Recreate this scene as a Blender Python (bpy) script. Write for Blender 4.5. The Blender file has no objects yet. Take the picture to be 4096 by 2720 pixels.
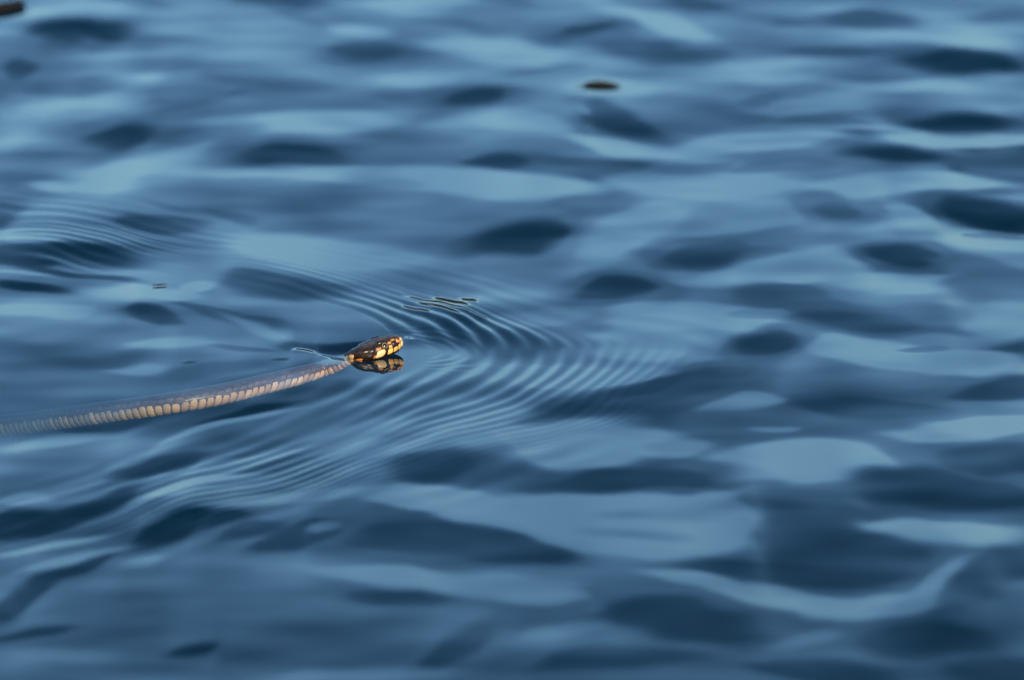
import bpy, bmesh, math, random
import numpy as np
from mathutils import Vector, noise
R = math.radians
random.seed(7); rng = np.random.default_rng(11)
scene = bpy.context.scene
COL = scene.collection

# ------------------------------------------------------------------ camera, sky, sun, exposure
CAM_ELEV, CAM_DIST = R(16.0), 4.0
cam_data = bpy.data.cameras.new("camera")
cam = bpy.data.objects.new("camera", cam_data); COL.objects.link(cam)
cam.location = (0, -CAM_DIST * math.cos(CAM_ELEV), CAM_DIST * math.sin(CAM_ELEV))
cam.rotation_euler = (R(90) - CAM_ELEV, 0, 0)
cam_data.sensor_width = 36.0; cam_data.lens = 240.0
cam_data.clip_start = 0.05; cam_data.clip_end = 2000
cam_data.dof.use_dof = True; cam_data.dof.focus_distance = 3.98; cam_data.dof.aperture_fstop = 7.1
scene.camera = cam

SUN_EL, SUN_ROT = R(18), R(158)
world = bpy.data.worlds.new("World"); scene.world = world; world.use_nodes = True
wn = world.node_tree
sky = wn.nodes.new("ShaderNodeTexSky"); sky.sky_type = 'NISHITA'; sky.sun_disc = False
sky.sun_elevation = SUN_EL; sky.sun_rotation = SUN_ROT; sky.ozone_density = 3.8; sky.dust_density = 1.4
wb = wn.nodes.new("ShaderNodeMix"); wb.data_type = 'RGBA'; wb.blend_type = 'MULTIPLY'; wb.inputs[0].default_value = 1.0
wb.inputs[7].default_value = (0.86, 1.00, 1.02, 1)          # white balance of the photograph
wn.links.new(sky.outputs[0], wb.inputs[6]); wn.links.new(wb.outputs[2], wn.nodes["Background"].inputs[0])
wn.nodes["Background"].inputs[1].default_value = 0.15

sun_data = bpy.data.lights.new("sun", 'SUN'); sun_data.energy = 3.6; sun_data.angle = R(0.5)
sun_data.color = (1.0, 0.74, 0.45)
sun = bpy.data.objects.new("sun", sun_data); COL.objects.link(sun)
to_sun = Vector((math.sin(SUN_ROT) * math.cos(SUN_EL), math.cos(SUN_ROT) * math.cos(SUN_EL), math.sin(SUN_EL)))
sun.rotation_euler = to_sun.to_track_quat('Z', 'Y').to_euler()
sun.location = to_sun * 20

vs = scene.view_settings
vs.view_transform = 'Standard'; vs.look = 'None'; vs.exposure = 0.5; vs.gamma = 1.0; vs.use_curve_mapping = False
scene.cycles.transparent_max_bounces = 16; scene.cycles.max_bounces = 8

# ------------------------------------------------------------------ helpers
def mesh_obj(name, verts, faces, mat=None, parent=None, smooth=True):
    me = bpy.data.meshes.new(name)
    me.from_pydata([tuple(v) for v in verts], [], [tuple(f) for f in faces]); me.update()
    if smooth: me.polygons.foreach_set('use_smooth', [True] * len(me.polygons))
    if mat: me.materials.append(mat)
    o = bpy.data.objects.new(name, me); COL.objects.link(o)
    if parent: o.parent = parent
    return o
def tag(o, label=None, cat=None, group=None, kind=None):
    if label: o["label"] = label
    if cat: o["category"] = cat
    if group: o["group"] = group
    if kind: o["kind"] = kind
    return o
def new_mat(name):
    m = bpy.data.materials.new(name); m.use_nodes = True
    nt = m.node_tree
    return m, nt, nt.nodes["Principled BSDF"]
def skin(name, color, rough=0.35, vary=0.12, bump=0.0, scale=900, spec=0.5):
    m, nt, b = new_mat(name)
    tc = nt.nodes.new("ShaderNodeTexCoord"); n = nt.nodes.new("ShaderNodeTexNoise"); n.inputs["Scale"].default_value = scale
    n.inputs["Detail"].default_value = 4
    nt.links.new(tc.outputs["Object"], n.inputs["Vector"])
    oi = nt.nodes.new("ShaderNodeObjectInfo")
    hsv = nt.nodes.new("ShaderNodeHueSaturation"); hsv.inputs["Color"].default_value = (*color, 1)
    add = nt.nodes.new("ShaderNodeMath"); add.operation = 'ADD'
    nt.links.new(n.outputs[0], add.inputs[0]); nt.links.new(oi.outputs["Random"], add.inputs[1])
    mr = nt.nodes.new("ShaderNodeMapRange"); mr.inputs["From Min"].default_value = 0.2; mr.inputs["From Max"].default_value = 1.8
    mr.inputs["To Min"].default_value = 1 - vary * 2; mr.inputs["To Max"].default_value = 1 + vary * 2
    nt.links.new(add.outputs[0], mr.inputs["Value"]); nt.links.new(mr.outputs[0], hsv.inputs["Value"])
    nt.links.new(hsv.outputs[0], b.inputs["Base Color"])
    b.inputs["Roughness"].default_value = rough; b.inputs["Specular IOR Level"].default_value = spec
    if bump:
        bp = nt.nodes.new("ShaderNodeBump"); bp.inputs["Strength"].default_value = bump; bp.inputs["Distance"].default_value = 0.0004
        nt.links.new(n.outputs[0], bp.inputs["Height"]); nt.links.new(bp.outputs[0], b.inputs["Normal"])
    return m

# ------------------------------------------------------------------ the water surface
# Each entry of WAVES is one face of a wavelet: x, y, half length, half width (m), turn (deg),
# how light the sky it mirrors is (0 high dark sky ... 1 low pale sky), softness of its rim.
# CRESTS are sharp little ripple crests: half width, steepness (deg), run of the crest.
WAVES = [
(-0.000,0.902,0.4638,0.3549,0,0.80,0.30),(-0.000,-0.624,0.3672,0.1999,0,0.42,0.30),(0.212,-0.389,0.3794,0.1380,86,0.32,0.30),(-0.226,-0.389,0.2507,0.1607,-84,0.45,0.30),
(-0.000,0.079,0.2393,0.2331,-89,0.70,0.30),(-0.253,0.060,0.1436,0.1277,-72,0.62,0.30),(-0.216,-0.139,0.1232,0.1030,-7,0.48,0.30),(-0.265,0.864,0.0406,0.0174,-48,0.50,0.25),
(-0.224,0.792,0.0424,0.0287,-2,0.90,0.25),(-0.314,0.834,0.0387,0.0176,25,0.90,0.30),(-0.332,0.692,0.0880,0.0325,-85,0.50,0.30),(-0.298,0.773,0.0521,0.0420,-80,0.42,0.25),
(-0.298,0.773,0.0361,0.0293,-55,-0.02,0.22),(-0.343,0.671,0.0274,0.0124,-84,0.10,0.25),(-0.301,0.621,0.0401,0.0231,-20,0.48,0.25),(-0.282,0.699,0.0451,0.0149,-75,0.75,0.30),
(-0.247,0.718,0.0358,0.0203,-1,0.88,0.30),(-0.230,0.674,0.0325,0.0137,0,0.65,0.30),(-0.243,0.638,0.0153,0.0110,-3,1.00,0.30),(-0.283,0.558,0.0433,0.0331,-4,0.92,0.25),
(-0.332,0.523,0.0469,0.0114,-85,0.75,0.30),(-0.164,0.631,0.0421,0.0287,-34,0.48,0.25),(-0.203,0.573,0.0350,0.0089,39,0.46,0.25),(-0.213,0.612,0.0263,0.0218,-5,0.65,0.30),
(-0.167,0.705,0.0432,0.0194,-16,0.86,0.30),(-0.259,0.468,0.0686,0.0414,74,0.45,0.25),(-0.258,0.469,0.0420,0.0238,68,0.05,0.22),(-0.301,0.398,0.0666,0.0333,-84,0.48,0.30),
(-0.308,0.343,0.0337,0.0238,78,0.42,0.30),(-0.236,0.385,0.0688,0.0253,48,0.92,0.40),(-0.190,0.440,0.0214,0.0067,88,0.90,0.50),(-0.295,0.346,0.0194,0.0129,-41,0.85,0.30),
(-0.132,0.517,0.0543,0.0350,-1,1.06,0.25),(-0.177,0.500,0.0347,0.0171,-87,0.68,0.30),(-0.129,0.422,0.0538,0.0459,-50,0.50,0.25),(-0.129,0.420,0.0353,0.0245,-33,0.15,0.22),
(-0.164,0.316,0.0830,0.0369,-53,0.55,0.30),(-0.174,0.290,0.0271,0.0074,-47,0.30,0.30),(-0.208,0.311,0.0254,0.0064,-41,0.45,0.30),(-0.133,0.365,0.0591,0.0163,-20,0.90,0.30),
(-0.163,0.868,0.0369,0.0215,0,0.40,0.25),(-0.149,0.828,0.0300,0.0097,-56,0.60,0.30),(-0.061,0.856,0.0337,0.0268,-1,0.98,0.25),(-0.108,0.788,0.0288,0.0197,-25,1.12,0.25),
(-0.101,0.719,0.0433,0.0417,-15,0.58,0.25),(-0.102,0.720,0.0283,0.0254,-4,0.36,0.22),(-0.036,0.795,0.0386,0.0086,-36,0.60,0.20),(-0.008,0.868,0.0169,0.0148,0,0.58,0.20),
(-0.013,0.725,0.0497,0.0298,-33,1.12,0.25),(0.040,0.782,0.0467,0.0350,54,0.56,0.25),(0.040,0.788,0.0285,0.0163,67,0.20,0.22),(0.018,0.785,0.0130,0.0091,89,0.60,0.30),
(0.088,0.828,0.0554,0.0123,-53,1.00,0.25),(0.106,0.782,0.0573,0.0151,-61,1.18,0.22),(0.089,0.715,0.0549,0.0250,-49,0.52,0.20),(0.070,0.764,0.0298,0.0091,-68,0.55,0.22),
(0.022,0.670,0.0291,0.0079,25,0.58,0.20),(-0.068,0.637,0.0337,0.0208,0,1.00,0.25),(0.060,0.622,0.0649,0.0313,-10,1.06,0.25),(0.060,0.623,0.0307,0.0207,0,1.22,0.25),
(-0.032,0.580,0.0524,0.0344,68,0.50,0.22),(-0.032,0.580,0.0350,0.0199,62,0.10,0.20),(-0.080,0.575,0.0168,0.0099,-63,0.60,0.20),(-0.012,0.499,0.0512,0.0393,0,1.08,0.25),
(-0.012,0.499,0.0213,0.0173,0,1.25,0.25),(0.092,0.535,0.0611,0.0544,84,0.52,0.20),(0.070,0.535,0.0536,0.0221,-78,0.10,0.22),(0.043,0.570,0.0237,0.0081,-71,0.66,0.20),
(0.132,0.529,0.0384,0.0269,52,0.50,0.20),(0.162,0.592,0.0237,0.0096,59,0.56,0.20),(0.070,0.457,0.0532,0.0144,-35,1.08,0.22),(0.036,0.411,0.0614,0.0261,-14,0.45,0.18),
(-0.008,0.416,0.0256,0.0176,14,0.12,0.20),(0.059,0.411,0.0348,0.0139,-18,0.34,0.20),(-0.039,0.354,0.0893,0.0407,-9,1.03,0.18),(-0.099,0.354,0.0378,0.0285,-46,0.90,0.20),
(0.145,0.782,0.0434,0.0217,-76,0.85,0.30),(0.205,0.848,0.0367,0.0240,1,0.95,0.30),(0.243,0.807,0.0399,0.0312,-17,0.26,0.20),(0.197,0.804,0.0182,0.0157,6,0.50,0.20),
(0.129,0.861,0.0215,0.0201,10,0.50,0.25),(0.311,0.834,0.0397,0.0186,1,0.80,0.30),(0.270,0.750,0.0540,0.0180,0,0.90,0.30),(0.223,0.701,0.0328,0.0163,-10,0.50,0.20),
(0.127,0.699,0.0235,0.0171,71,0.52,0.20),(0.309,0.680,0.0579,0.0460,-28,0.35,0.20),(0.310,0.675,0.0410,0.0315,-37,-0.05,0.20),(0.177,0.661,0.0296,0.0271,11,0.98,0.30),
(0.257,0.624,0.0469,0.0170,-9,0.90,0.30),(0.214,0.576,0.0348,0.0263,3,0.90,0.30),(0.200,0.523,0.0343,0.0187,1,0.50,0.15),(0.289,0.531,0.0502,0.0351,3,0.35,0.18),
(0.290,0.530,0.0359,0.0246,3,-0.05,0.20),(0.152,0.460,0.0596,0.0258,19,1.03,0.20),(0.283,0.477,0.0664,0.0169,8,1.05,0.20),(0.246,0.425,0.0458,0.0373,18,0.42,0.16),
(0.246,0.427,0.0304,0.0249,-30,0.12,0.20),(0.315,0.403,0.0519,0.0268,-85,0.38,0.20),(0.178,0.389,0.0368,0.0162,10,0.50,0.15),(0.122,0.396,0.0251,0.0133,0,0.55,0.18),
(0.126,0.343,0.0495,0.0281,0,1.00,0.20),(0.242,0.343,0.0729,0.0297,9,0.93,0.16),(0.194,0.279,0.0487,0.0270,-80,0.48,0.14),(0.194,0.282,0.0237,0.0146,-83,0.30,0.20),
(0.225,0.288,0.0218,0.0126,-9,0.48,0.16),(0.301,0.277,0.0535,0.0394,-59,0.30,0.15),(0.303,0.277,0.0366,0.0286,-62,-0.05,0.18),(0.246,0.264,0.0319,0.0173,-78,0.85,0.18),
(0.053,0.307,0.0333,0.0288,-31,0.56,0.15),(0.030,0.269,0.0377,0.0137,70,0.50,0.15),(-0.004,0.230,0.0499,0.0347,56,0.42,0.15),(-0.000,0.233,0.0382,0.0266,55,0.10,0.16),
(0.072,0.238,0.0770,0.0234,71,0.95,0.18),(0.166,0.230,0.0345,0.0211,25,0.50,0.14),(0.122,0.192,0.0488,0.0330,50,0.42,0.14),(0.123,0.190,0.0307,0.0207,49,0.12,0.18),
(0.177,0.162,0.0768,0.0315,41,0.95,0.13),(0.230,0.122,0.0521,0.0298,-25,0.88,0.14),(0.246,0.174,0.0526,0.0332,-50,0.40,0.14),(0.244,0.179,0.0285,0.0222,-52,0.06,0.18),
(0.287,0.152,0.0385,0.0186,-54,0.40,0.18),(0.294,0.106,0.0467,0.0286,83,0.34,0.16),(0.305,0.217,0.0366,0.0197,-40,0.85,0.20),(0.161,0.094,0.0345,0.0245,-19,0.42,0.16),
(0.186,0.067,0.0518,0.0171,-7,0.48,0.15),(0.065,0.110,0.0465,0.0377,39,0.45,0.14),(0.065,0.113,0.0304,0.0201,42,0.12,0.16),(0.105,0.036,0.0540,0.0392,-29,1.00,0.12),
(0.068,-0.006,0.0473,0.0266,68,0.95,0.15),(0.144,0.046,0.0231,0.0132,0,0.82,0.12),(0.219,0.039,0.0575,0.0295,10,0.40,0.13),(0.215,0.041,0.0385,0.0169,0,0.25,0.20),
(0.292,0.030,0.0422,0.0204,84,0.68,0.20),(0.143,-0.015,0.0395,0.0296,40,0.42,0.14),(0.142,-0.014,0.0227,0.0191,34,0.12,0.18),(0.209,-0.028,0.0413,0.0316,-42,0.84,0.12),
(0.256,-0.051,0.0405,0.0232,-13,0.72,0.18),(0.237,-0.020,0.0127,0.0073,1,0.50,0.15),(0.105,-0.071,0.0549,0.0276,27,0.36,0.15),(0.100,-0.076,0.0343,0.0140,32,0.20,0.20),
(0.227,-0.126,0.0814,0.0537,2,0.36,0.13),(0.283,-0.103,0.0337,0.0201,18,0.00,0.18),(0.201,-0.143,0.0491,0.0206,-7,0.20,0.18),(0.126,-0.126,0.0258,0.0155,46,0.80,0.12),
(0.137,-0.165,0.0415,0.0289,1,0.50,0.15),(0.153,-0.182,0.0127,0.0073,-23,0.72,0.15),(0.248,-0.188,0.0493,0.0189,19,0.76,0.14),(0.043,-0.071,0.0369,0.0237,24,0.86,0.15),
(0.064,-0.115,0.0695,0.0246,42,0.30,0.16),(0.059,-0.109,0.0450,0.0116,52,0.16,0.20),(-0.017,-0.006,0.0475,0.0303,-60,0.30,0.20),(0.018,0.041,0.0367,0.0205,41,0.90,0.20),
(0.053,-0.203,0.0609,0.0437,-27,0.92,0.13),(0.101,-0.215,0.0193,0.0166,4,0.80,0.16),(0.159,-0.250,0.0460,0.0418,-27,0.86,0.12),(0.236,-0.295,0.0577,0.0344,-18,0.10,0.16),
(0.271,-0.232,0.0418,0.0227,25,0.08,0.18),(0.071,-0.272,0.0632,0.0315,13,0.30,0.14),(0.052,-0.276,0.0510,0.0224,24,0.08,0.16),(0.095,-0.271,0.0214,0.0177,3,0.05,0.18),
(0.070,-0.351,0.0675,0.0479,1,0.90,0.12),(0.107,-0.336,0.0390,0.0257,87,0.86,0.14),(0.173,-0.378,0.0578,0.0402,-60,0.12,0.13),(0.140,-0.430,0.0548,0.0251,-7,0.05,0.13),
(0.237,-0.371,0.0486,0.0184,-7,0.72,0.14),(0.262,-0.427,0.0522,0.0250,62,-0.02,0.18),(0.095,-0.456,0.0406,0.0134,-39,0.78,0.14),(0.139,-0.477,0.0412,0.0156,-14,0.76,0.14),
(0.184,-0.484,0.0367,0.0185,25,0.76,0.14),(0.218,-0.449,0.0398,0.0075,62,0.64,0.30),(0.094,-0.522,0.0465,0.0297,-24,0.03,0.18),(0.153,-0.546,0.0252,0.0104,46,0.52,0.22),
(0.215,-0.549,0.0420,0.0319,4,0.04,0.20),(0.156,-0.600,0.0370,0.0175,0,-0.03,0.20),(0.246,-0.597,0.0262,0.0202,5,0.08,0.25),(-0.039,-0.241,0.0454,0.0259,50,0.22,0.16),
(-0.043,-0.240,0.0317,0.0161,51,0.06,0.20),(-0.047,-0.304,0.0441,0.0257,-40,0.93,0.13),(0.005,-0.363,0.0556,0.0229,-33,0.93,0.13),(-0.026,-0.394,0.0591,0.0282,-24,0.10,0.15),
(-0.032,-0.456,0.0674,0.0185,-13,0.84,0.18),(0.013,-0.480,0.0257,0.0152,-38,0.86,0.18),(-0.057,-0.488,0.0226,0.0143,9,0.14,0.22),(-0.025,-0.558,0.0405,0.0099,60,0.16,0.25),
(-0.051,-0.528,0.0341,0.0179,41,0.38,0.30),(0.036,-0.539,0.0245,0.0118,8,0.66,0.25),(0.036,-0.507,0.0142,0.0094,-27,0.50,0.25),(0.059,-0.584,0.0459,0.0177,0,0.12,0.22),
(0.008,-0.580,0.0159,0.0090,44,0.50,0.30),(-0.078,-0.600,0.0545,0.0135,6,0.74,0.25),(-0.188,-0.246,0.0374,0.0130,44,0.04,0.20),(-0.151,-0.246,0.0354,0.0086,41,0.86,0.20),
(-0.163,-0.284,0.0381,0.0087,38,0.85,0.20),(-0.123,-0.304,0.0497,0.0121,30,0.78,0.22),(-0.268,-0.305,0.0177,0.0143,10,0.76,0.22),(-0.237,-0.276,0.0268,0.0125,58,0.50,0.30),
(-0.236,-0.336,0.0554,0.0138,50,-0.02,0.18),(-0.265,-0.363,0.0338,0.0190,78,-0.10,0.20),(-0.180,-0.368,0.0351,0.0138,70,0.00,0.16),(-0.156,-0.360,0.0195,0.0099,58,0.10,0.20),
(-0.141,-0.379,0.0230,0.0103,51,0.12,0.20),(-0.111,-0.382,0.0409,0.0172,55,0.06,0.16),(-0.098,-0.363,0.0152,0.0082,53,0.55,0.20),(-0.242,-0.403,0.0402,0.0060,43,0.88,0.20),
(-0.228,-0.427,0.0384,0.0086,47,0.80,0.20),(-0.233,-0.462,0.0532,0.0074,58,0.06,0.20),(-0.259,-0.500,0.0235,0.0106,74,0.06,0.22),(-0.242,-0.500,0.0303,0.0066,57,0.45,0.22),
(-0.250,-0.542,0.0294,0.0069,41,0.06,0.20),(-0.187,-0.431,0.0171,0.0089,49,0.72,0.22),(-0.175,-0.564,0.0179,0.0081,43,0.06,0.22),(-0.188,-0.500,0.0384,0.0133,27,0.50,0.30),
(-0.245,-0.580,0.0307,0.0123,10,0.62,0.25),(-0.202,-0.600,0.0435,0.0108,0,0.35,0.25),(-0.260,0.201,0.0532,0.0162,-36,0.10,0.25),(-0.295,0.185,0.0276,0.0129,-24,0.12,0.25),
(-0.255,0.147,0.0386,0.0073,-33,0.12,0.25),(-0.286,0.117,0.0310,0.0081,-40,0.03,0.25),(-0.301,0.238,0.0306,0.0099,-12,0.85,0.25),(-0.295,0.157,0.0349,0.0090,-22,0.85,0.25),
(-0.221,0.096,0.0344,0.0247,19,0.98,0.20),(-0.188,0.122,0.0207,0.0119,56,0.90,0.20),(-0.112,0.212,0.0654,0.0329,-29,1.00,0.22),(-0.139,0.127,0.0487,0.0251,-49,0.22,0.20),
(-0.215,0.041,0.0243,0.0141,-46,0.08,0.20),(-0.277,0.054,0.0276,0.0139,-10,0.82,0.20),(-0.181,0.061,0.0266,0.0074,-29,0.28,0.25),(-0.159,0.046,0.0353,0.0099,-29,0.35,0.25),
(-0.201,-0.006,0.0280,0.0138,8,0.85,0.20),(-0.221,-0.060,0.0197,0.0178,-14,0.85,0.30),(-0.143,0.020,0.0373,0.0069,-54,0.85,0.40),(-0.112,-0.015,0.0257,0.0179,-39,0.18,0.20),
(-0.157,-0.015,0.0182,0.0054,-11,0.40,0.25),(-0.188,-0.050,0.0033,0.0027,-5,0.10,0.20),(-0.139,-0.039,0.0050,0.0027,0,0.10,0.20),(-0.269,-0.015,0.0356,0.0274,-5,0.50,0.30),
(-0.247,-0.042,0.0336,0.0162,34,0.45,0.30),(-0.170,-0.060,0.0328,0.0150,41,0.35,0.30),(-0.133,-0.126,0.0543,0.0138,49,0.28,0.22),(-0.139,-0.143,0.0324,0.0049,49,-0.10,0.25),
(-0.212,-0.169,0.0525,0.0113,39,0.20,0.25),(-0.151,-0.169,0.0444,0.0052,44,0.82,0.25),(-0.242,-0.194,0.0453,0.0081,20,0.75,0.30),(-0.274,-0.156,0.0196,0.0119,-2,0.50,0.30),
(-0.114,-0.109,0.0230,0.0079,48,0.30,0.25),(-0.075,-0.096,0.0302,0.0093,55,0.20,0.20),(-0.032,-0.096,0.0526,0.0125,69,0.55,0.25),(-0.024,-0.170,0.0481,0.0124,39,0.90,0.20),
(-0.088,-0.177,0.0377,0.0092,44,0.75,0.25),(-0.044,-0.198,0.0557,0.0087,32,0.75,0.25),(-0.075,-0.060,0.0389,0.0291,74,0.82,0.30),(-0.096,-0.015,0.0129,0.0126,-58,0.10,0.20),
(-0.120,-0.060,0.0312,0.0130,53,0.40,0.30),(-0.152,-0.091,0.0298,0.0132,51,0.36,0.30),(-0.188,-0.124,0.0312,0.0137,47,0.40,0.30),(-0.228,-0.152,0.0331,0.0137,35,0.45,0.30),
(-0.273,-0.173,0.0281,0.0145,26,0.50,0.30),(-0.108,-0.044,0.0202,0.0090,48,0.95,0.25),(-0.100,-0.015,0.0198,0.0156,-2,-0.10,0.22),(0.072,-0.360,0.0162,0.0077,0,0.72,0.50),
(0.041,-0.378,0.0367,0.0158,-23,1.00,0.50),(0.099,-0.312,0.0292,0.0107,15,0.98,0.50),(0.163,-0.244,0.0215,0.0114,0,0.96,0.50),]
CRESTS = [
  (0.0044, 7.0, [(-0.0670,0.0961), (-0.0468,0.0846), (-0.0311,0.0674), (-0.0137,0.0428)]),
  (0.0071, 8.0, [(-0.0485,0.0952), (-0.0364,0.0865), (-0.0244,0.0731)]),
  (0.0057, 8.0, [(-0.0318,0.0933), (-0.0201,0.0836)]),
  (0.0074, 8.5, [(-0.0579,0.0798), (-0.0441,0.0693), (-0.0297,0.0503)]),
  (0.0050, 8.0, [(-0.0666,0.0722), (-0.0480,0.0550)]),
  (0.0062, 9.0, [(-0.1286,-0.0203), (-0.1202,-0.0221), (-0.1124,-0.0303)]),
  (0.0041, 8.0, [(-0.1124,-0.0312), (-0.1034,-0.0384)]),
  (0.0050, 8.0, [(-0.1059,-0.0393), (-0.0957,-0.0439)]),
  (0.0050, 8.0, [(-0.0632,0.0045), (-0.0573,-0.0019)]),
]
SPINE = [(-0.0956,-0.0350,-0.0022), (-0.1014,-0.0248,-0.0076), (-0.1091,-0.0204,-0.0110), (-0.1177,-0.0258,-0.0120), (-0.1290,-0.0365,-0.0122), (-0.1446,-0.0486,-0.0126), (-0.1658,-0.0623,-0.0140), (-0.1943,-0.0704,-0.0170), (-0.2240,-0.0582,-0.0250), (-0.2548,-0.0317,-0.0370), (-0.2867,0.0051,-0.0520), (-0.3183,0.0305,-0.0630), (-0.3629,0.0301,-0.0680), (-0.4191,0.0006,-0.0660), (-0.4689,-0.0735,-0.0450), (-0.5443,-0.0486,-0.0450), (-0.6258,0.0108,-0.0460)]

NX, NY = 1600, 2000
DX, DY = 0.00125, 0.0015
gx = (np.arange(NX) - NX // 2) * DX                 # -1.0 .. 1.0 m
gy = -1.2 + np.arange(NY) * DY                      # -1.2 .. 1.8 m
tone = np.full((NY, NX), 0.62)
def soft_noise(lx, ly):
    n = rng.standard_normal((NY, NX))
    fx = np.fft.rfftfreq(NX, DX); fy = np.fft.fftfreq(NY, DY)
    H = np.exp(-((fx[None, :] * lx) ** 2 + (fy[:, None] * ly) ** 2) * 6)
    r = np.fft.irfft2(np.fft.rfft2(n) * H, (NY, NX)); return r / r.std()
WARPX = 0.0050 * soft_noise(.06, .06) + 0.0018 * soft_noise(.018, .018)
WARPY = 0.0075 * soft_noise(.06, .06) + 0.0026 * soft_noise(.018, .018)
def dab(cx, cy, a, b, ang, val, soft):
    r = max(a, b) * (1 + 5 * soft)
    i0, i1 = np.searchsorted(gx, [cx - r, cx + r]); j0, j1 = np.searchsorted(gy, [cy - r, cy + r])
    if i1 - i0 < 2 or j1 - j0 < 2: return
    X, Y = np.meshgrid(gx[i0:i1] - cx, gy[j0:j1] - cy)
    X = X + WARPX[j0:j1, i0:i1]; Y = Y + WARPY[j0:j1, i0:i1]   # uneven rims: no wavelet is a clean oval
    c, s = math.cos(R(ang)), math.sin(R(ang))
    U, V = (X * c + Y * s) / a, (-X * s + Y * c) / b
    k1, k2, p1, p2 = rng.uniform(1.2, 2.6), rng.uniform(2.5, 4.5), *rng.uniform(0, 6.28, 2)
    th = np.arctan2(V, U)
    d = np.sqrt(U * U + V * V) * (1 + 0.06 * np.sin(2 * th + p1) + 0.05 * np.sin(3 * th + p2)
                                  + 0.05 * np.sin(k2 * U * 2 + p1) * np.cos(k1 * V * 2 + p2))
    m = 1 / (1 + np.exp(np.clip((d - 1) / (soft * 0.5), -40, 40)))
    t = tone[j0:j1, i0:i1]; t += (val - t) * m
# open water all round, in no particular order
for _ in range(900):
    x, y = rng.uniform(-1, 1), rng.uniform(-1.2, 1.8)
    a = rng.uniform(0.02, 0.055); b = rng.uniform(0.018, 0.05)
    dab(x, y, a, b, rng.uniform(-90, 90), rng.choice([rng.uniform(0, .35), rng.uniform(.5, 1.0)]), rng.uniform(.15, .3))
for wv in WAVES: dab(*wv)
# slight unevenness inside every patch: small faint ripples
tone += 0.075 * soft_noise(0.05, 0.035) + 0.035 * soft_noise(0.02, 0.014) + 0.05 * soft_noise(0.045, 0.016)

# which lean of the surface mirrors a sky of that lightness (Schlick reflectance x sky by elevation)
sky_el = np.array([0, 3, 6, 10, 15, 20, 28, 36, 45, 60])
sky_g = np.array([.53, .53, .52, .42, .32, .25, .18, .138, .106, .079]) * 2.1
lean = np.linspace(-5.5, 26, 300)
horiz = gy + CAM_DIST * math.cos(CAM_ELEV)
dep = np.degrees(np.arctan2(CAM_DIST * math.sin(CAM_ELEV), horiz))
crest = np.zeros_like(tone)          # 0..1: where a crest leans so far away that it mirrors the bank
for hw, amp, pts in CRESTS:
    pts = np.array(pts)
    lo, hi = pts.min(0) - 0.03, pts.max(0) + 0.03
    i0, i1 = np.searchsorted(gx, [lo[0], hi[0]]); j0, j1 = np.searchsorted(gy, [lo[1], hi[1]])
    X, Y = np.meshgrid(gx[i0:i1], gy[j0:j1])
    o = np.argsort(pts[:, 0]); xs, ys = pts[o, 0], pts[o, 1]
    yc = np.polyval(np.polyfit(xs, ys, min(2, len(xs) - 1)), X)
    u = (X - xs[0]) / (xs[-1] - xs[0])
    env = np.clip(1.25 - np.abs(2 * u - 1) ** 4 * 1.25, 0, 1) * ((u > -.02) & (u < 1.02))
    v = (Y - yc) / (hw * (0.25 + 0.75 * env))
    c_ = crest[j0:j1, i0:i1]; np.maximum(c_, env ** .5 * np.exp(-v ** 6), out=c_)
kx = 2 * np.pi * np.fft.rfftfreq(NX, DX)[None, :]; ky = 2 * np.pi * np.fft.fftfreq(NY, DY)[:, None]
KER = (-1j * ky) / (ky ** 2 + 0.006 * kx ** 2 + (2 * np.pi / 2.4) ** 2)
lut = []
for j in range(NY):
    ci = np.sin(np.radians(dep[j] + lean)); F = 0.02 + 0.98 * (1 - ci) ** 5
    L = F * np.interp(dep[j] + 2 * lean, sky_el, sky_g) + 0.006
    lut.append(np.where(L < .0031308, L * 12.92, 1.055 * L ** (1 / 2.4) - .055) * 255)
HJ = slice(*np.searchsorted(gy, [-.05, -.02])); HI = slice(*np.searchsorted(gx, [-.09, -.06]))
height = np.zeros_like(tone)
cot = 1 / np.tan(np.radians(dep))
J, I = np.meshgrid(np.arange(NY, dtype=float), np.arange(NX), indexing='ij')
for it in range(4):
    # a raised face stands nearer than where its line of sight meets the still level
    jj = np.clip(J + height * cot[:, None] / DY, 0, NY - 1.001)
    j0 = jj.astype(int); f = jj - j0
    tn = tone[j0, I] * (1 - f) + tone[j0 + 1, I] * f + 0.0
    theta = np.empty_like(tn)
    for j in range(NY): theta[j] = np.interp(60 + 85 * tn[j], lut[j][::-1], lean[::-1])
    slope = np.tan(np.radians(np.maximum(theta * 1.5, (7.0 - dep[:, None]) / 2)))
    hn = np.fft.irfft2(np.fft.rfft2(slope) * KER, (NY, NX))
    hn -= hn[HJ, HI].mean()                    # still level is the level at the snake's head
    height = hn if it == 0 else 0.4 * height + 0.6 * hn

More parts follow.
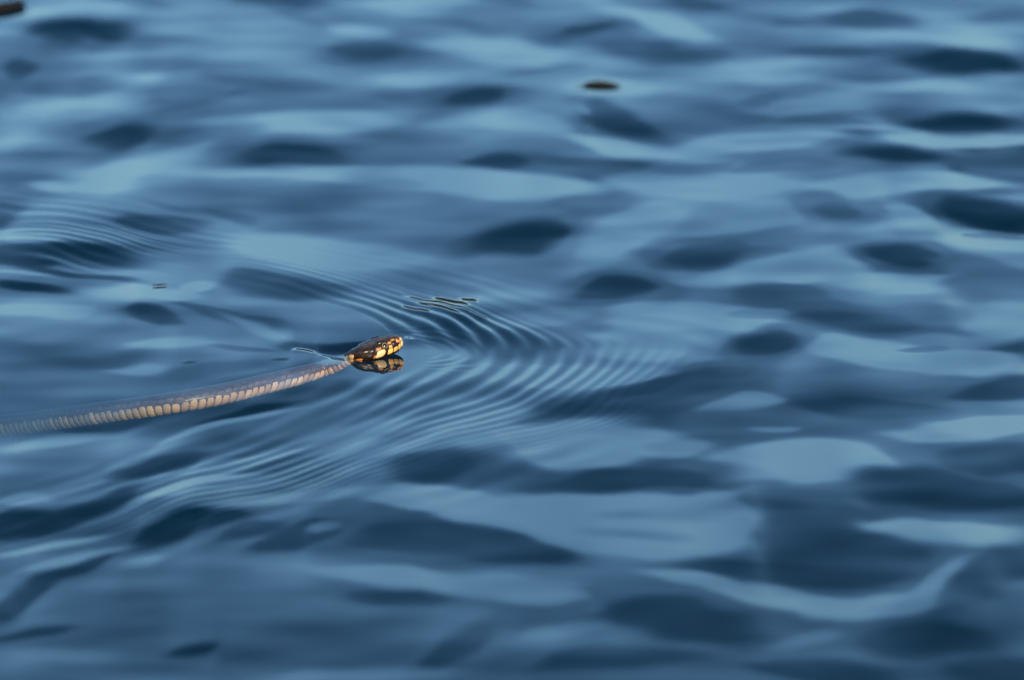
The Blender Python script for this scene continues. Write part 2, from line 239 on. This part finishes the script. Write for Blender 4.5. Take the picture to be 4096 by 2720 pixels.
# bow ripples pushed ahead of the swimming snake: a family of nested hyperbolas
WX, WY, HEAD_DIR = -0.1094, -0.0062, -0.0301
X, Y = np.meshgrid(gx - WX, gy - WY)
A = X * math.cos(HEAD_DIR) + Y * math.sin(HEAD_DIR); B = -X * math.sin(HEAD_DIR) + Y * math.cos(HEAD_DIR)
K2 = np.where(B > 0, 1.2925, 0.6062)
P0 = A + np.sqrt(0.1006 ** 2 + (K2 * B) ** 2) - 0.1006 + 0.7786 * B * B
del X, Y, K2
dist = np.sqrt((gx[None, :] + 0.064) ** 2 + (gy[:, None] + 0.030) ** 2)
wob = (0.0030 * soft_noise(.10, .10) + 0.0010 * soft_noise(.03, .03)) * np.clip((dist - .05) / .12, .12, 1)
P = P0 + wob
still = np.exp(-(((gx[None, :] + 0.075) / 0.032) ** 2 + ((gy[:, None] + 0.055) / 0.042) ** 2) ** 2)
Q = P - 0.1
num = np.where(Q > 0, (Q + Q ** 2 / 0.24) / 0.0155, -np.log(1 + 4 * np.clip(-Q, 0, 1)) / 0.062)   # which ripple
lam = np.where(Q > 0, 0.0155 / (1 + Q / 0.12), 0.0155 * (1 + 4 * np.clip(-Q, 0, .12)))
far_side = 1 / (1 + np.exp(np.clip(-B / .010, -40, 40)))
wid = 0.105 + far_side * (-0.060 + 0.15 * np.clip((dist - .12) / .25, 0, 1))
env = np.exp(-(np.abs(P - (.115 - .027 * far_side)) / wid) ** 4) * np.exp(-(dist / 0.42) ** 2) * np.clip((dist - 0.02) / 0.03, 0, 1)
env *= np.where(P < 0.04, np.clip((np.abs(B) - .03) / 0.08, 0, 1), 1) * (1 - 0.95 * still)
mod = np.clip(0.70 + 0.52 * soft_noise(.11, .11), 0.05, 1.5)
mod = np.maximum(mod, np.exp(-(dist / .13) ** 2) * .95) * (0.60 + 0.95 * np.exp(-(dist / .15) ** 2))
mod *= 1 - np.clip((dist - .08) / .1, 0, 1) * (1 - np.clip(.72 + .45 * soft_noise(.035, .035), .1, 1.3))
mod *= 1 + .25 * np.clip((dist - .15) / .1, 0, 1)
own = rng.uniform(.35, 1.25, 160); own[76:88] = .85 + .4 * own[76:88]                                   # every ripple of its own height
mod *= np.interp(num, np.arange(-80, 80), own)
height += R(5.6) * env * mod * lam / (2 * np.pi) * np.cos(2 * np.pi * num - 0.63)
# tight little arcs right in front of the snout
r3 = np.sqrt((gx[None, :] + 0.062) ** 2 + (gy[:, None] + 0.024) ** 2)
fw = np.clip((gx[None, :] + 0.062) / np.maximum(r3, .004) + 0.35, 0, 1)
height += R(4.2) * np.exp(-((r3 - .036) / .014) ** 2) * fw * (1 - np.clip(1.3 * still, 0, 1)) * (.008 / (2 * np.pi)) * np.cos(2 * np.pi * r3 / .008)
# a second, longer and flatter family crosses the first
P2 = P0 + 0.16 * B + 2.2 * wob
env2 = np.exp(-((P2 - .1) / .13) ** 4) * np.exp(-(dist / .45) ** 2) * np.clip((dist - .03) / .05, 0, 1) * (1 - 0.95 * still)
env2 *= np.where(P2 < .04, np.clip((np.abs(B) - .03) / 0.08, 0, 1), 1) * np.clip(.6 + .5 * soft_noise(.1, .1), 0, 1.4)
height += R(2.4) * env2 * .034 / (2 * np.pi) * np.cos(2 * np.pi * P2 / .034 + 1.0)
# nothing but those few crests leans so far that it loses the sky
jj = np.clip(J + height * cot[:, None] / DY, 0, NY - 1.001).astype(int)
for _ in range(4):
    now = np.gradient(height, DY, axis=0)
    over = np.clip(np.tan(np.radians((7.2 - dep) / 2))[:, None] - now, 0, None) * (1 - crest[jj, I])
    height += np.fft.irfft2(np.fft.rfft2(over) * KER, (NY, NX))
# the crests that lean away far enough to mirror the dark far bank
cm = crest[jj, I]
now = np.gradient(height, DY, axis=0)
height += np.fft.irfft2(np.fft.rfft2((np.tan(R(-7.6)) - now) * cm) * KER, (NY, NX))

height -= height[HJ, HI].mean() - 0.0004

def water_z(x, y):
    fi = (x - gx[0]) / DX; fj = (y - gy[0]) / DY
    i, j = int(fi), int(fj); u, v = fi - i, fj - j
    h = height
    return (h[j, i] * (1 - u) + h[j, i + 1] * u) * (1 - v) + (h[j + 1, i] * (1 - u) + h[j + 1, i + 1] * u) * v

ix = np.concatenate([np.arange(0, 480, 4), np.arange(480, 1121), np.arange(1124, NX, 4)])
jy = np.concatenate([np.arange(0, 320, 4), np.arange(320, 1461), np.arange(1464, NY, 4)])
far = np.cumsum(0.02 * 1.27 ** np.arange(38))
mx = np.concatenate([gx[ix[0]] - far[::-1], gx[ix], gx[ix[-1]] + far])
my = np.concatenate([gy[jy[0]] - far[::-1], gy[jy], gy[jy[-1]] + far])
nf = len(far)
Z = np.zeros((len(my), len(mx)))
edge = np.clip(np.minimum.reduce([(gx - gx[0]) / .25, (gx[-1] - gx) / .25]), 0, 1)[None, :] * np.clip(np.minimum.reduce([(gy - gy[0]) / .25, (gy[-1] - gy) / .25]), 0, 1)[:, None]
Z[nf:-nf, nf:-nf] = (height * edge)[np.ix_(jy, ix)]
nx, ny = len(mx), len(my)
co = np.empty((ny, nx, 3), dtype=np.float32)
co[..., 0] = mx[None, :]; co[..., 1] = my[:, None]; co[..., 2] = Z
idx = np.arange(nx * ny, dtype=np.int32).reshape(ny, nx)
quads = np.stack([idx[:-1, :-1], idx[:-1, 1:], idx[1:, 1:], idx[1:, :-1]], -1).reshape(-1, 4)
me = bpy.data.meshes.new("water")
me.vertices.add(nx * ny); me.vertices.foreach_set("co", co.ravel())
me.loops.add(quads.size); me.loops.foreach_set("vertex_index", quads.ravel())
me.polygons.add(len(quads)); me.polygons.foreach_set("loop_start", np.arange(0, quads.size, 4, dtype=np.int32))
me.update(calc_edges=True)
me.polygons.foreach_set("use_smooth", np.ones(len(quads), dtype=bool))
water = bpy.data.objects.new("water", me); COL.objects.link(water)
tag(water, "rippled blue lake water mirroring the sky", kind="structure")

m = bpy.data.materials.new("lake_water"); m.use_nodes = True
nt = m.node_tree; nt.nodes.clear(); N = nt.nodes.new; Lk = nt.links.new
out = N("ShaderNodeOutputMaterial")
geo = N("ShaderNodeNewGeometry")
# small ripples only on the open water away from the snake (the near surface is all mesh)
ln = N("ShaderNodeVectorMath"); ln.operation = 'LENGTH'; Lk(geo.outputs["Position"], ln.inputs[0])
mr = N("ShaderNodeMapRange"); mr.inputs["From Min"].default_value = 1.1; mr.inputs["From Max"].default_value = 2.0
Lk(ln.outputs["Value"], mr.inputs["Value"])
noi = N("ShaderNodeTexNoise"); noi.inputs["Scale"].default_value = 9.0; noi.inputs["Detail"].default_value = 1.5
Lk(geo.outputs["Position"], noi.inputs["Vector"])
bp = N("ShaderNodeBump"); bp.inputs["Distance"].default_value = 0.02
Lk(mr.outputs[0], bp.inputs["Strength"]); Lk(noi.outputs[0], bp.inputs["Height"])
dt = N("ShaderNodeVectorMath"); dt.operation = 'DOT_PRODUCT'; Lk(bp.outputs[0], dt.inputs[0]); Lk(geo.outputs["Incoming"], dt.inputs[1])
ab = N("ShaderNodeMath"); ab.operation = 'ABSOLUTE'; Lk(dt.outputs["Value"], ab.inputs[0])
om = N("ShaderNodeMath"); om.operation = 'SUBTRACT'; om.inputs[0].default_value = 1.0; om.use_clamp = True; Lk(ab.outputs[0], om.inputs[1])
pw = N("ShaderNodeMath"); pw.operation = 'POWER'; Lk(om.outputs[0], pw.inputs[0]); pw.inputs[1].default_value = 5.0
ma = N("ShaderNodeMath"); ma.operation = 'MULTIPLY_ADD'; Lk(pw.outputs[0], ma.inputs[0]); ma.inputs[1].default_value = 0.98; ma.inputs[2].default_value = 0.02
tr = N("ShaderNodeBsdfTransparent"); tr.inputs[0].default_value = (1, 1, 1, 1)
gl = N("ShaderNodeBsdfGlossy"); gl.inputs["Roughness"].default_value = 0.0; gl.inputs["Color"].default_value = (1, 1, 1, 1)
Lk(bp.outputs[0], gl.inputs["Normal"])
mix = N("ShaderNodeMixShader"); Lk(ma.outputs[0], mix.inputs[0]); Lk(tr.outputs[0], mix.inputs[1]); Lk(gl.outputs[0], mix.inputs[2])
Lk(mix.outputs[0], out.inputs["Surface"])
va = N("ShaderNodeVolumeAbsorption"); va.inputs["Color"].default_value = (0.50, 0.66, 0.70, 1); va.inputs["Density"].default_value = 14.0
vs_ = N("ShaderNodeVolumeScatter"); vs_.inputs["Color"].default_value = (0.02, 0.52, 1.0, 1); vs_.inputs["Density"].default_value = 0.6
vadd = N("ShaderNodeAddShader"); Lk(va.outputs[0], vadd.inputs[0]); Lk(vs_.outputs[0], vadd.inputs[1])
Lk(vadd.outputs[0], out.inputs["Volume"])
me.materials.append(m)

# ------------------------------------------------------------------ lake bed and far bank
bm_, bnt, bb = new_mat("dark_mud")
bb.inputs["Base Color"].default_value = (0.03, 0.05, 0.06, 1); bb.inputs["Roughness"].default_value = 0.9
S = 210
bed = mesh_obj("lake_bed", [(-S, -S, -1.2), (S, -S, -1.2), (S, S, -1.2), (-S, S, -1.2)], [(0, 1, 2, 3)], bm_)
tag(bed, kind="structure")

bk, knt, kb = new_mat("bank_earth")
ktc = knt.nodes.new("ShaderNodeTexCoord"); kn = knt.nodes.new("ShaderNodeTexNoise"); kn.inputs["Scale"].default_value = 0.8; kn.inputs["Detail"].default_value = 6
kr = knt.nodes.new("ShaderNodeValToRGB"); kr.color_ramp.elements[0].position = .35; kr.color_ramp.elements[1].position = .7
kr.color_ramp.elements[0].color = (0.008, 0.006, 0.004, 1); kr.color_ramp.elements[1].color = (0.05, 0.025, 0.009, 1)
knt.links.new(ktc.outputs["Object"], kn.inputs["Vector"]); knt.links.new(kn.outputs[0], kr.inputs[0]); knt.links.new(kr.outputs[0], kb.inputs["Base Color"])
kb.inputs["Roughness"].default_value = 0.95
verts, faces = [], []
bx = np.linspace(-170, 170, 341); by = [0, .25, .6, 1.2, 2.2, 4, 8, 16, 40, 110]
bz = [-1.4, .25, .7, 1.05, 1.3, 1.45, 1.6, 1.8, 2.0, 2.0]
for x in bx:
    for k, (dy, dz) in enumerate(zip(by, bz)):
        n = noise.fractal(Vector((x * .13, dy * .2, 3.1)), 0.9, 2.0, 5)
        verts.append((x, 27 + dy + 2.0 * noise.noise(Vector((x * .05, 0, 7))) + .3 * n, dz * 1.5 * (1 + .3 * n) if k else dz))
K = len(by)
for i in range(len(bx) - 1):
    for k in range(K - 1): faces.append((i * K + k, (i + 1) * K + k, (i + 1) * K + k + 1, i * K + k + 1))
bank = mesh_obj("far_bank", verts, faces, bk); tag(bank, kind="structure")

# ------------------------------------------------------------------ the snake
SNOUT, NAPE = Vector((-0.0638, -0.0268, 0.0077)), Vector((-0.0900, -0.0385, 0.0026))
ctrl = [SNOUT, SNOUT.lerp(NAPE, .33), SNOUT.lerp(NAPE, .66), NAPE] + [Vector(p) for p in SPINE[1:]]
def catmull(pts, n=24):
    outp = []
    for i in range(len(pts) - 1):
        p0 = pts[i - 1] if i else pts[0] * 2 - pts[1]; p1, p2 = pts[i], pts[i + 1]
        p3 = pts[i + 2] if i + 2 < len(pts) else p2 * 2 - p1
        for k in range(n):
            t = k / n
            outp.append(0.5 * ((2 * p1) + (p2 - p0) * t + (2 * p0 - 5 * p1 + 4 * p2 - p3) * t * t + (3 * p1 - p0 - 3 * p2 + p3) * t ** 3))
    outp.append(pts[-1]); return outp
line = catmull(ctrl)
arc = [0.0]
for a, b in zip(line, line[1:]): arc.append(arc[-1] + (b - a).length)
LEN = arc[-1]
LA = np.array(line); AR = np.array(arc)
def centre(s): return Vector([np.interp(s, AR, LA[:, k]) for k in range(3)])
def frame(s):
    e = 0.003
    t = (centre(max(0, s - e)) - centre(min(LEN, s + e))).normalized()   # towards the snout
    r = t.cross(Vector((0, 0, 1))).normalized(); return t, r, r.cross(t).normalized()
KS = [0, .0006, .002, .005, .009, .014, .019, .024, .029, .034, .045, .08, .14, .24, .45, .60, LEN]
KW = [.0004, .0020, .0036, .0051, .0063, .0074, .0080, .0072, .0054, .0038, .0036, .0050, .0062, .0066, .0066, .0046, .0006]
KT = [.0004, .0023, .0036, .0046, .0053, .0056, .0055, .0049, .0042, .0035, .0037, .0053, .0060, .0064, .0064, .0044, .0006]
KB = [.0004, .0022, .0042, .0055, .0060, .0060, .0057, .0053, .0047, .0039, .0038, .0053, .0060, .0064, .0064, .0044, .0006]
def point(s, phi, off=0.0):
    t, r, u = frame(s)
    w, ht, hb = np.interp(s, KS, KW), np.interp(s, KS, KT), np.interp(s, KS, KB)
    c, sn = math.cos(phi), math.sin(phi)
    ex = 0.82 if s < .03 else 0.82 + min(1, (s - .03) / .02) * .18
    cc = math.copysign(abs(c) ** ex, c); ss = math.copysign(abs(sn) ** ex, sn)
    # brow ridge and flattened crown
    if s < .03 and sn > .6: ss = .92 * ss
    return centre(s) + r * cc * (w + off) + u * ss * ((ht if sn > 0 else hb) + off)

snake = bpy.data.objects.new("swimming_snake", None); COL.objects.link(snake)
snake.location = (0, 0, 0)
tag(snake, "brown snake swimming with raised dark and yellow head, pale scaled body trailing underwater", "snake")

SEG = 44
stations = list(np.concatenate([[0.00001, .0003, .0007, .0012], np.arange(.0018, .036, .0006), np.arange(.036, .30, .0016), np.arange(.30, LEN - .002, .006), [LEN - .0005]]))
verts, cols = [], []
for s in stations:
    for k in range(SEG):
        phi = 2 * math.pi * k / SEG
        verts.append(point(s, phi))
        el = math.sin(phi)
        n = noise.noise(Vector((s * 700, math.cos(phi) * 3, el * 3)))
        n2 = noise.noise(Vector((s * 190, math.cos(phi) * 1.3, el * 1.3 + 5)))
        if s < .030:
            c = Vector((.026, .012, .006)) * (1 + .7 * n)
            if s < .004: c = c.lerp(Vector((.32, .20, .09)), .75)
            if el > .75: c = c.lerp(Vector((.06, .046, .036)), .6)  # grey sky reflection on the head top, painted into the colour
            if el < -.55: c = Vector((.018, .012, .008))
            if .012 < s < .018 and el > -.3 and n2 > .2: c = c.lerp(Vector((.16, .06, .025)), .6)
        else:
            f = min(1, (s - .030) / .02)
            c = Vector((.020, .012, .008)).lerp(Vector((.17, .085, .055)).lerp(Vector((.085, .046, .036)), min(1, max(0, (el - .35) / .4))), f) * (1 + .5 * n + .45 * n2)
            if el < .3: c = Vector((.17, .09, .06))
            if el < -.8: c = Vector((.40, .33, .25))
        cols.append((max(0, c.x), max(0, c.y), max(0, c.z), 1))
faces = []
for i in range(len(stations) - 1):
    for k in range(SEG):
        a, b = i * SEG + k, i * SEG + (k + 1) % SEG
        faces.append((a, b, b + SEG, a + SEG))
faces.append(tuple(range(SEG))[::-1]); faces.append(tuple((len(stations) - 1) * SEG + k for k in range(SEG)))
sm, snt, sb = new_mat("snake_skin")
at = snt.nodes.new("ShaderNodeAttribute"); at.attribute_name = "pattern"
vo = snt.nodes.new("ShaderNodeTexVoronoi"); vo.inputs["Scale"].default_value = 520
stc = snt.nodes.new("ShaderNodeTexCoord"); snt.links.new(stc.outputs["Object"], vo.inputs["Vector"])
mmr = snt.nodes.new("ShaderNodeMapRange"); mmr.inputs["From Max"].default_value = .8; mmr.inputs["To Min"].default_value = 1.15; mmr.inputs["To Max"].default_value = .55
snt.links.new(vo.outputs["Distance"], mmr.inputs["Value"])
vm = snt.nodes.new("ShaderNodeVectorMath"); vm.operation = 'SCALE'
snt.links.new(at.outputs["Color"], vm.inputs[0]); snt.links.new(mmr.outputs[0], vm.inputs["Scale"]); snt.links.new(vm.outputs[0], sb.inputs["Base Color"])
sbp = snt.nodes.new("ShaderNodeBump"); sbp.inputs["Strength"].default_value = .5; sbp.inputs["Distance"].default_value = .0003; sbp.invert = True
snt.links.new(vo.outputs["Distance"], sbp.inputs["Height"]); snt.links.new(sbp.outputs[0], sb.inputs["Normal"])
sb.inputs["Roughness"].default_value = .32
body = mesh_obj("body", verts, faces, sm, snake)
ca = body.data.color_attributes.new("pattern", 'FLOAT_COLOR', 'POINT')
ca.data.foreach_set("color", np.array(cols, dtype=np.float32).ravel())

def plate(name, s0, s1, p0, p1, mat, parent, thick=.00035, skew=0.0, side=1, ns=5, np_=4, power=4, shift=0.0):
    """one scale: a domed patch of the skin, proud of it, its rim sunk into it"""
    vv, ff = [], []
    for i in range(ns + 1):
        for j in range(np_ + 1):
            u, v = 2 * i / ns - 1, 2 * j / np_ - 1
            # rounded rectangle
            uu = u * (1 - .10 * v * v); vvv = v * (1 - .12 * u * u)
            e = max(abs(u), abs(v))
            off = thick * (1 - e ** power) - .00012 * (e > .99) + shift
            s = (s0 + s1) / 2 + (s1 - s0) / 2 * uu + skew * vvv
            ph = R((p0 + p1) / 2 + (p1 - p0) / 2 * vvv)
            if side < 0: ph = math.pi - ph
            vv.append(point(max(.00002, s), ph, off))
    for i in range(ns):
        for j in range(np_):
            a = i * (np_ + 1) + j; q = (a, a + 1, a + np_ + 2, a + np_ + 1)
            ff.append(q if side > 0 else q[::-1])
    return mesh_obj(name, vv, ff, mat, parent)

M_cream = skin("cream_scale", (.60, .46, .25), .34, .10)
M_yellow = skin("yellow_scale", (.62, .38, .11), .34, .14)
M_orange = skin("orange_scale", (.46, .19, .055), .34, .2)
M_collar = skin("collar_scale", (.62, .40, .19), .4, .2)
M_black = skin("dark_scale", (.016, .009, .010), .28, .2)
M_crown = skin("crown_scale", (.075, .060, .048), .30, .2)  # grey includes the sky reflected on the head top
M_flank = skin("flank_scale", (.84, .45, .20), .42, .22)
M_upper = skin("upper_flank_scale", (.17, .10, .075), .42, .25)
M_eye = skin("eye_gloss", (.006, .004, .003), .06, .0, spec=.8)
M_iris = skin("iris_ring", (.40, .31, .10), .25, .1)
M_throat = skin("throat_scale", (.025, .018, .013), .4, .25)

def along(s): return float(np.interp(s, [0, .001, .016, .0262, .04], [0, .0011, .0218, .0276, .041]))
def head_plate(name, s0, s1, *a, **k): return plate(name, along(s0) - .00012, along(s1) + .00012, *a, **k)
for side in (1, -1):
    # lip plates, snout to jaw corner
    for s0, s1, p0, p1, mt, sk in [(.0006, .0020, -38, 12, M_cream, .0), (.0023, .0038, -38, 2, M_yellow, -.0003), (.0041, .0064, -38, -2, M_yellow, -.0004),
                                   (.0067, .0094, -38, 0, M_yellow, -.0006), (.0105, .0160, -40, 10, M_cream, -.0014)]:
        head_plate("lip_plate", s0, s1, p0, p1, mt, body, .0004, sk, side)
    head_plate("cheek_plate", .0120, .0150, 4, 24, M_orange, body, .0003, -.0004, side)
    head_plate("cheek_plate", .0160, .0185, -40, -8, M_orange, body, .00025, -.0004, side)
    # plates between nostril and eye
    head_plate("snout_plate", .0008, .0021, 12, 62, M_cream, body, .00035, 0, side)
    head_plate("nostril_plate", .0024, .0044, 8, 55, M_orange, body, .00035, 0, side)
    head_plate("loreal_plate", .0047, .0064, -8, 30, M_black, body, .00035, 0, side)
    head_plate("loreal_plate", .0047, .0066, 34, 58, M_orange, body, .00035, 0, side)
    head_plate("eye_plate", .0068, .0084, -8, 16, M_yellow, body, .0004, 0, side)
    head_plate("eye_plate", .0068, .0086, 20, 44, M_orange, body, .0004, 0, side)
    head_plate("brow_plate", .0085, .0132, 46, 66, M_black, body, .0007, 0, side)
    head_plate("temple_plate", .0160, .0205, 0, 30, M_black, body, .0003, -.0005, side)
    head_plate("temple_plate", .0190, .0235, -34, -4, M_black, body, .0003, -.0005, side)
    head_plate("temple_plate", .0210, .0258, 0, 34, M_black, body, .0003, -.0005, side)
    # pale collar behind the head
    for s0, s1, p0, p1, mt in [(.0262, .0290, -52, -20, M_orange), (.0284, .0318, -18, 14, M_collar), (.0294, .0330, -50, -20, M_cream),
                               (.0321, .0352, -18, 18, M_cream), (.0333, .0362, -50, -20, M_collar)]:
        head_plate("collar_scale", s0, s1, p0, p1, mt, body, .0004, -.0006, side)
    for k in range(7):
        head_plate("throat_scale", .003 + k * .0030, .0056 + k * .0030, -84, -52, M_throat, body, .0003, -.0004, side)
    # crown shields
    for s0, s1, p0 in [(.0035, .0066, 68), (.0070, .0128, 70), (.0132, .0190, 60), (.0194, .0240, 58)]:
        head_plate("crown_shield", s0, s1, p0, 88.5, M_crown, body, .00025, 0, side)
    # nostril and eye
    def ball(name, c, rx, n, mat, parent, flat=.6):
        z = n.normalized(); x = z.orthogonal().normalized(); y = z.cross(x)
        vv, ff = [], []
        for i in range(9):
            a = math.pi / 2 * i / 8
            for k in range(20):
                b = 2 * math.pi * k / 20
                vv.append(c + (x * math.cos(b) + y * math.sin(b)) * rx * math.cos(a) + z * rx * flat * math.sin(a))
        for i in range(8):
            for k in range(20): ff.append((i * 20 + k, i * 20 + (k + 1) % 20, (i + 1) * 20 + (k + 1) % 20, (i + 1) * 20 + k))
        return mesh_obj(name, vv, ff, mat, parent)
    def surf(s, ph):
        ph = R(ph) if side > 0 else math.pi - R(ph)
        p = point(s, ph); n = (point(s, ph, .001) - p).normalized(); return p, n
    p, n = surf(along(.0032), 36); ball("nostril", p + n * .00025, .0006, n, M_black, body, .35)
    p, n = surf(along(.0104), 22)
    n = (n + frame(along(.0104))[0] * .15).normalized()
    eye = ball("eye", p - n * .0003, .0019, n, M_eye, body, .75)
    z = n; x = z.orthogonal().normalized(); y = z.cross(x); vv, ff = [], []
    for k in range(28):
        b = 2 * math.pi * k / 28; d = x * math.cos(b) + y * math.sin(b)
        for q in range(8):
            g = 2 * math.pi * q / 8
            vv.append(p + n * .00052 + d * (.0015 + .00016 * math.cos(g)) + n * .00018 * math.sin(g))
    for k in range(28):
        for q in range(8): ff.append((k * 8 + q, ((k + 1) % 28) * 8 + q, ((k + 1) % 28) * 8 + (q + 1) % 8, k * 8 + (q + 1) % 8))
    mesh_obj("iris_ring", vv, ff, M_iris, eye)
head_plate("rostral_plate", .00002, .0006, -180, 180, M_cream, body, .0003)

# the row of large pale scales along the flank, and the smaller ones above it
STEP = .0046
for k in range(62):
    s = .0345 + k * STEP
    plate("belly_scale", s, s + STEP * .99, -84, -12 + 30 * min(1, k / 9) + 4 * math.sin(k * 2.3) + random.uniform(-2, 2), M_flank, body, random.uniform(.0005, .0009), -.0011 + random.uniform(-.0003, .0003), 1, power=6)
    if k > 3: plate("flank_scale", s + STEP * .5, s + STEP * 1.36, 20, 40 + 4 * math.sin(k * 1.7), M_upper, body, .00035, -.0006, 1, power=5)

# ------------------------------------------------------------------ floating leaves added in place of dark bank reflections
def reflection_leaf(name, x, y, length, width, ang, mat, label, group=None, curl=.002, stalk=True):
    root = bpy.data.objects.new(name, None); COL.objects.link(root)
    root.location = (x, y, water_z(x, y)); tag(root, label, "reflection_leaf", group)
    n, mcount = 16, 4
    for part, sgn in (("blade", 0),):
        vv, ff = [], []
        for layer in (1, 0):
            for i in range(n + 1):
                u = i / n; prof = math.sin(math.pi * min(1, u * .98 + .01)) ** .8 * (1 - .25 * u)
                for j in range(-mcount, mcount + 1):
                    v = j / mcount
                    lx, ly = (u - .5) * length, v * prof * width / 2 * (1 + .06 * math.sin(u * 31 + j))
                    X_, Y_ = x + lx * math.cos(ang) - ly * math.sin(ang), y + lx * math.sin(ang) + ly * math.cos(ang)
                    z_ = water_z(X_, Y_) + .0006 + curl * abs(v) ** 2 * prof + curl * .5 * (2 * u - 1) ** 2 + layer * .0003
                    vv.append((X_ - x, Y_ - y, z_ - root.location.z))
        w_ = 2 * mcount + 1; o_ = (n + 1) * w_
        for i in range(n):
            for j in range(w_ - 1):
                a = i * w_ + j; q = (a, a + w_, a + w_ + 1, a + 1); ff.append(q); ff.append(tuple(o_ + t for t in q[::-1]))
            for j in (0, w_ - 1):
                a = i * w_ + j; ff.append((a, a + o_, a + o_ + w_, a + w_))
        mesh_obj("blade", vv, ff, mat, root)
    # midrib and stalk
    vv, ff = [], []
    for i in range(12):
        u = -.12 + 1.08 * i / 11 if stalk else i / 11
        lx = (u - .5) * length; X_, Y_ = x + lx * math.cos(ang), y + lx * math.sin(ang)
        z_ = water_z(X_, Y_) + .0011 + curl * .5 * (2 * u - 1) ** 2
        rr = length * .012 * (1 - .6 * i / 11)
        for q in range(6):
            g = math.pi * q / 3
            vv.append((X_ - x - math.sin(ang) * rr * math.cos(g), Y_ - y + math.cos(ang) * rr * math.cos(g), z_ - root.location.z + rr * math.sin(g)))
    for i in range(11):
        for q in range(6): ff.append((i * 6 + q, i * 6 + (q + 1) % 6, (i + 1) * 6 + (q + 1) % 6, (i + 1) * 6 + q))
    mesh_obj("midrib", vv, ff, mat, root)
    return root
M_reflection = skin("brown_reflection", (.020, .012, .004), .8, .3, .4, 300, .1)  # dark tone of the mirrored bank put into the colour
M_reflection2 = skin("olive_reflection", (.05, .045, .012), .7, .3, .4, 300, .2)
reflection_leaf("floating_reflection", .0603, .6232, .0262, .024, R(4), M_reflection, "dark brown added sheet standing in for a bank reflection, alone on pale water far behind the snake", curl=.0006)
reflection_leaf("floating_reflection", -.356, .842, .044, .028, R(64), M_reflection, "dark brown added sheet standing in for a bank reflection, cut off by the photo's top left corner")
reflection_leaf("floating_reflection", -.2119, .1092, .0088, .0030, R(6), M_reflection2, "tiny olive added sliver standing in for a bank reflection, on the water behind the snake's body", stalk=False, curl=.0002)
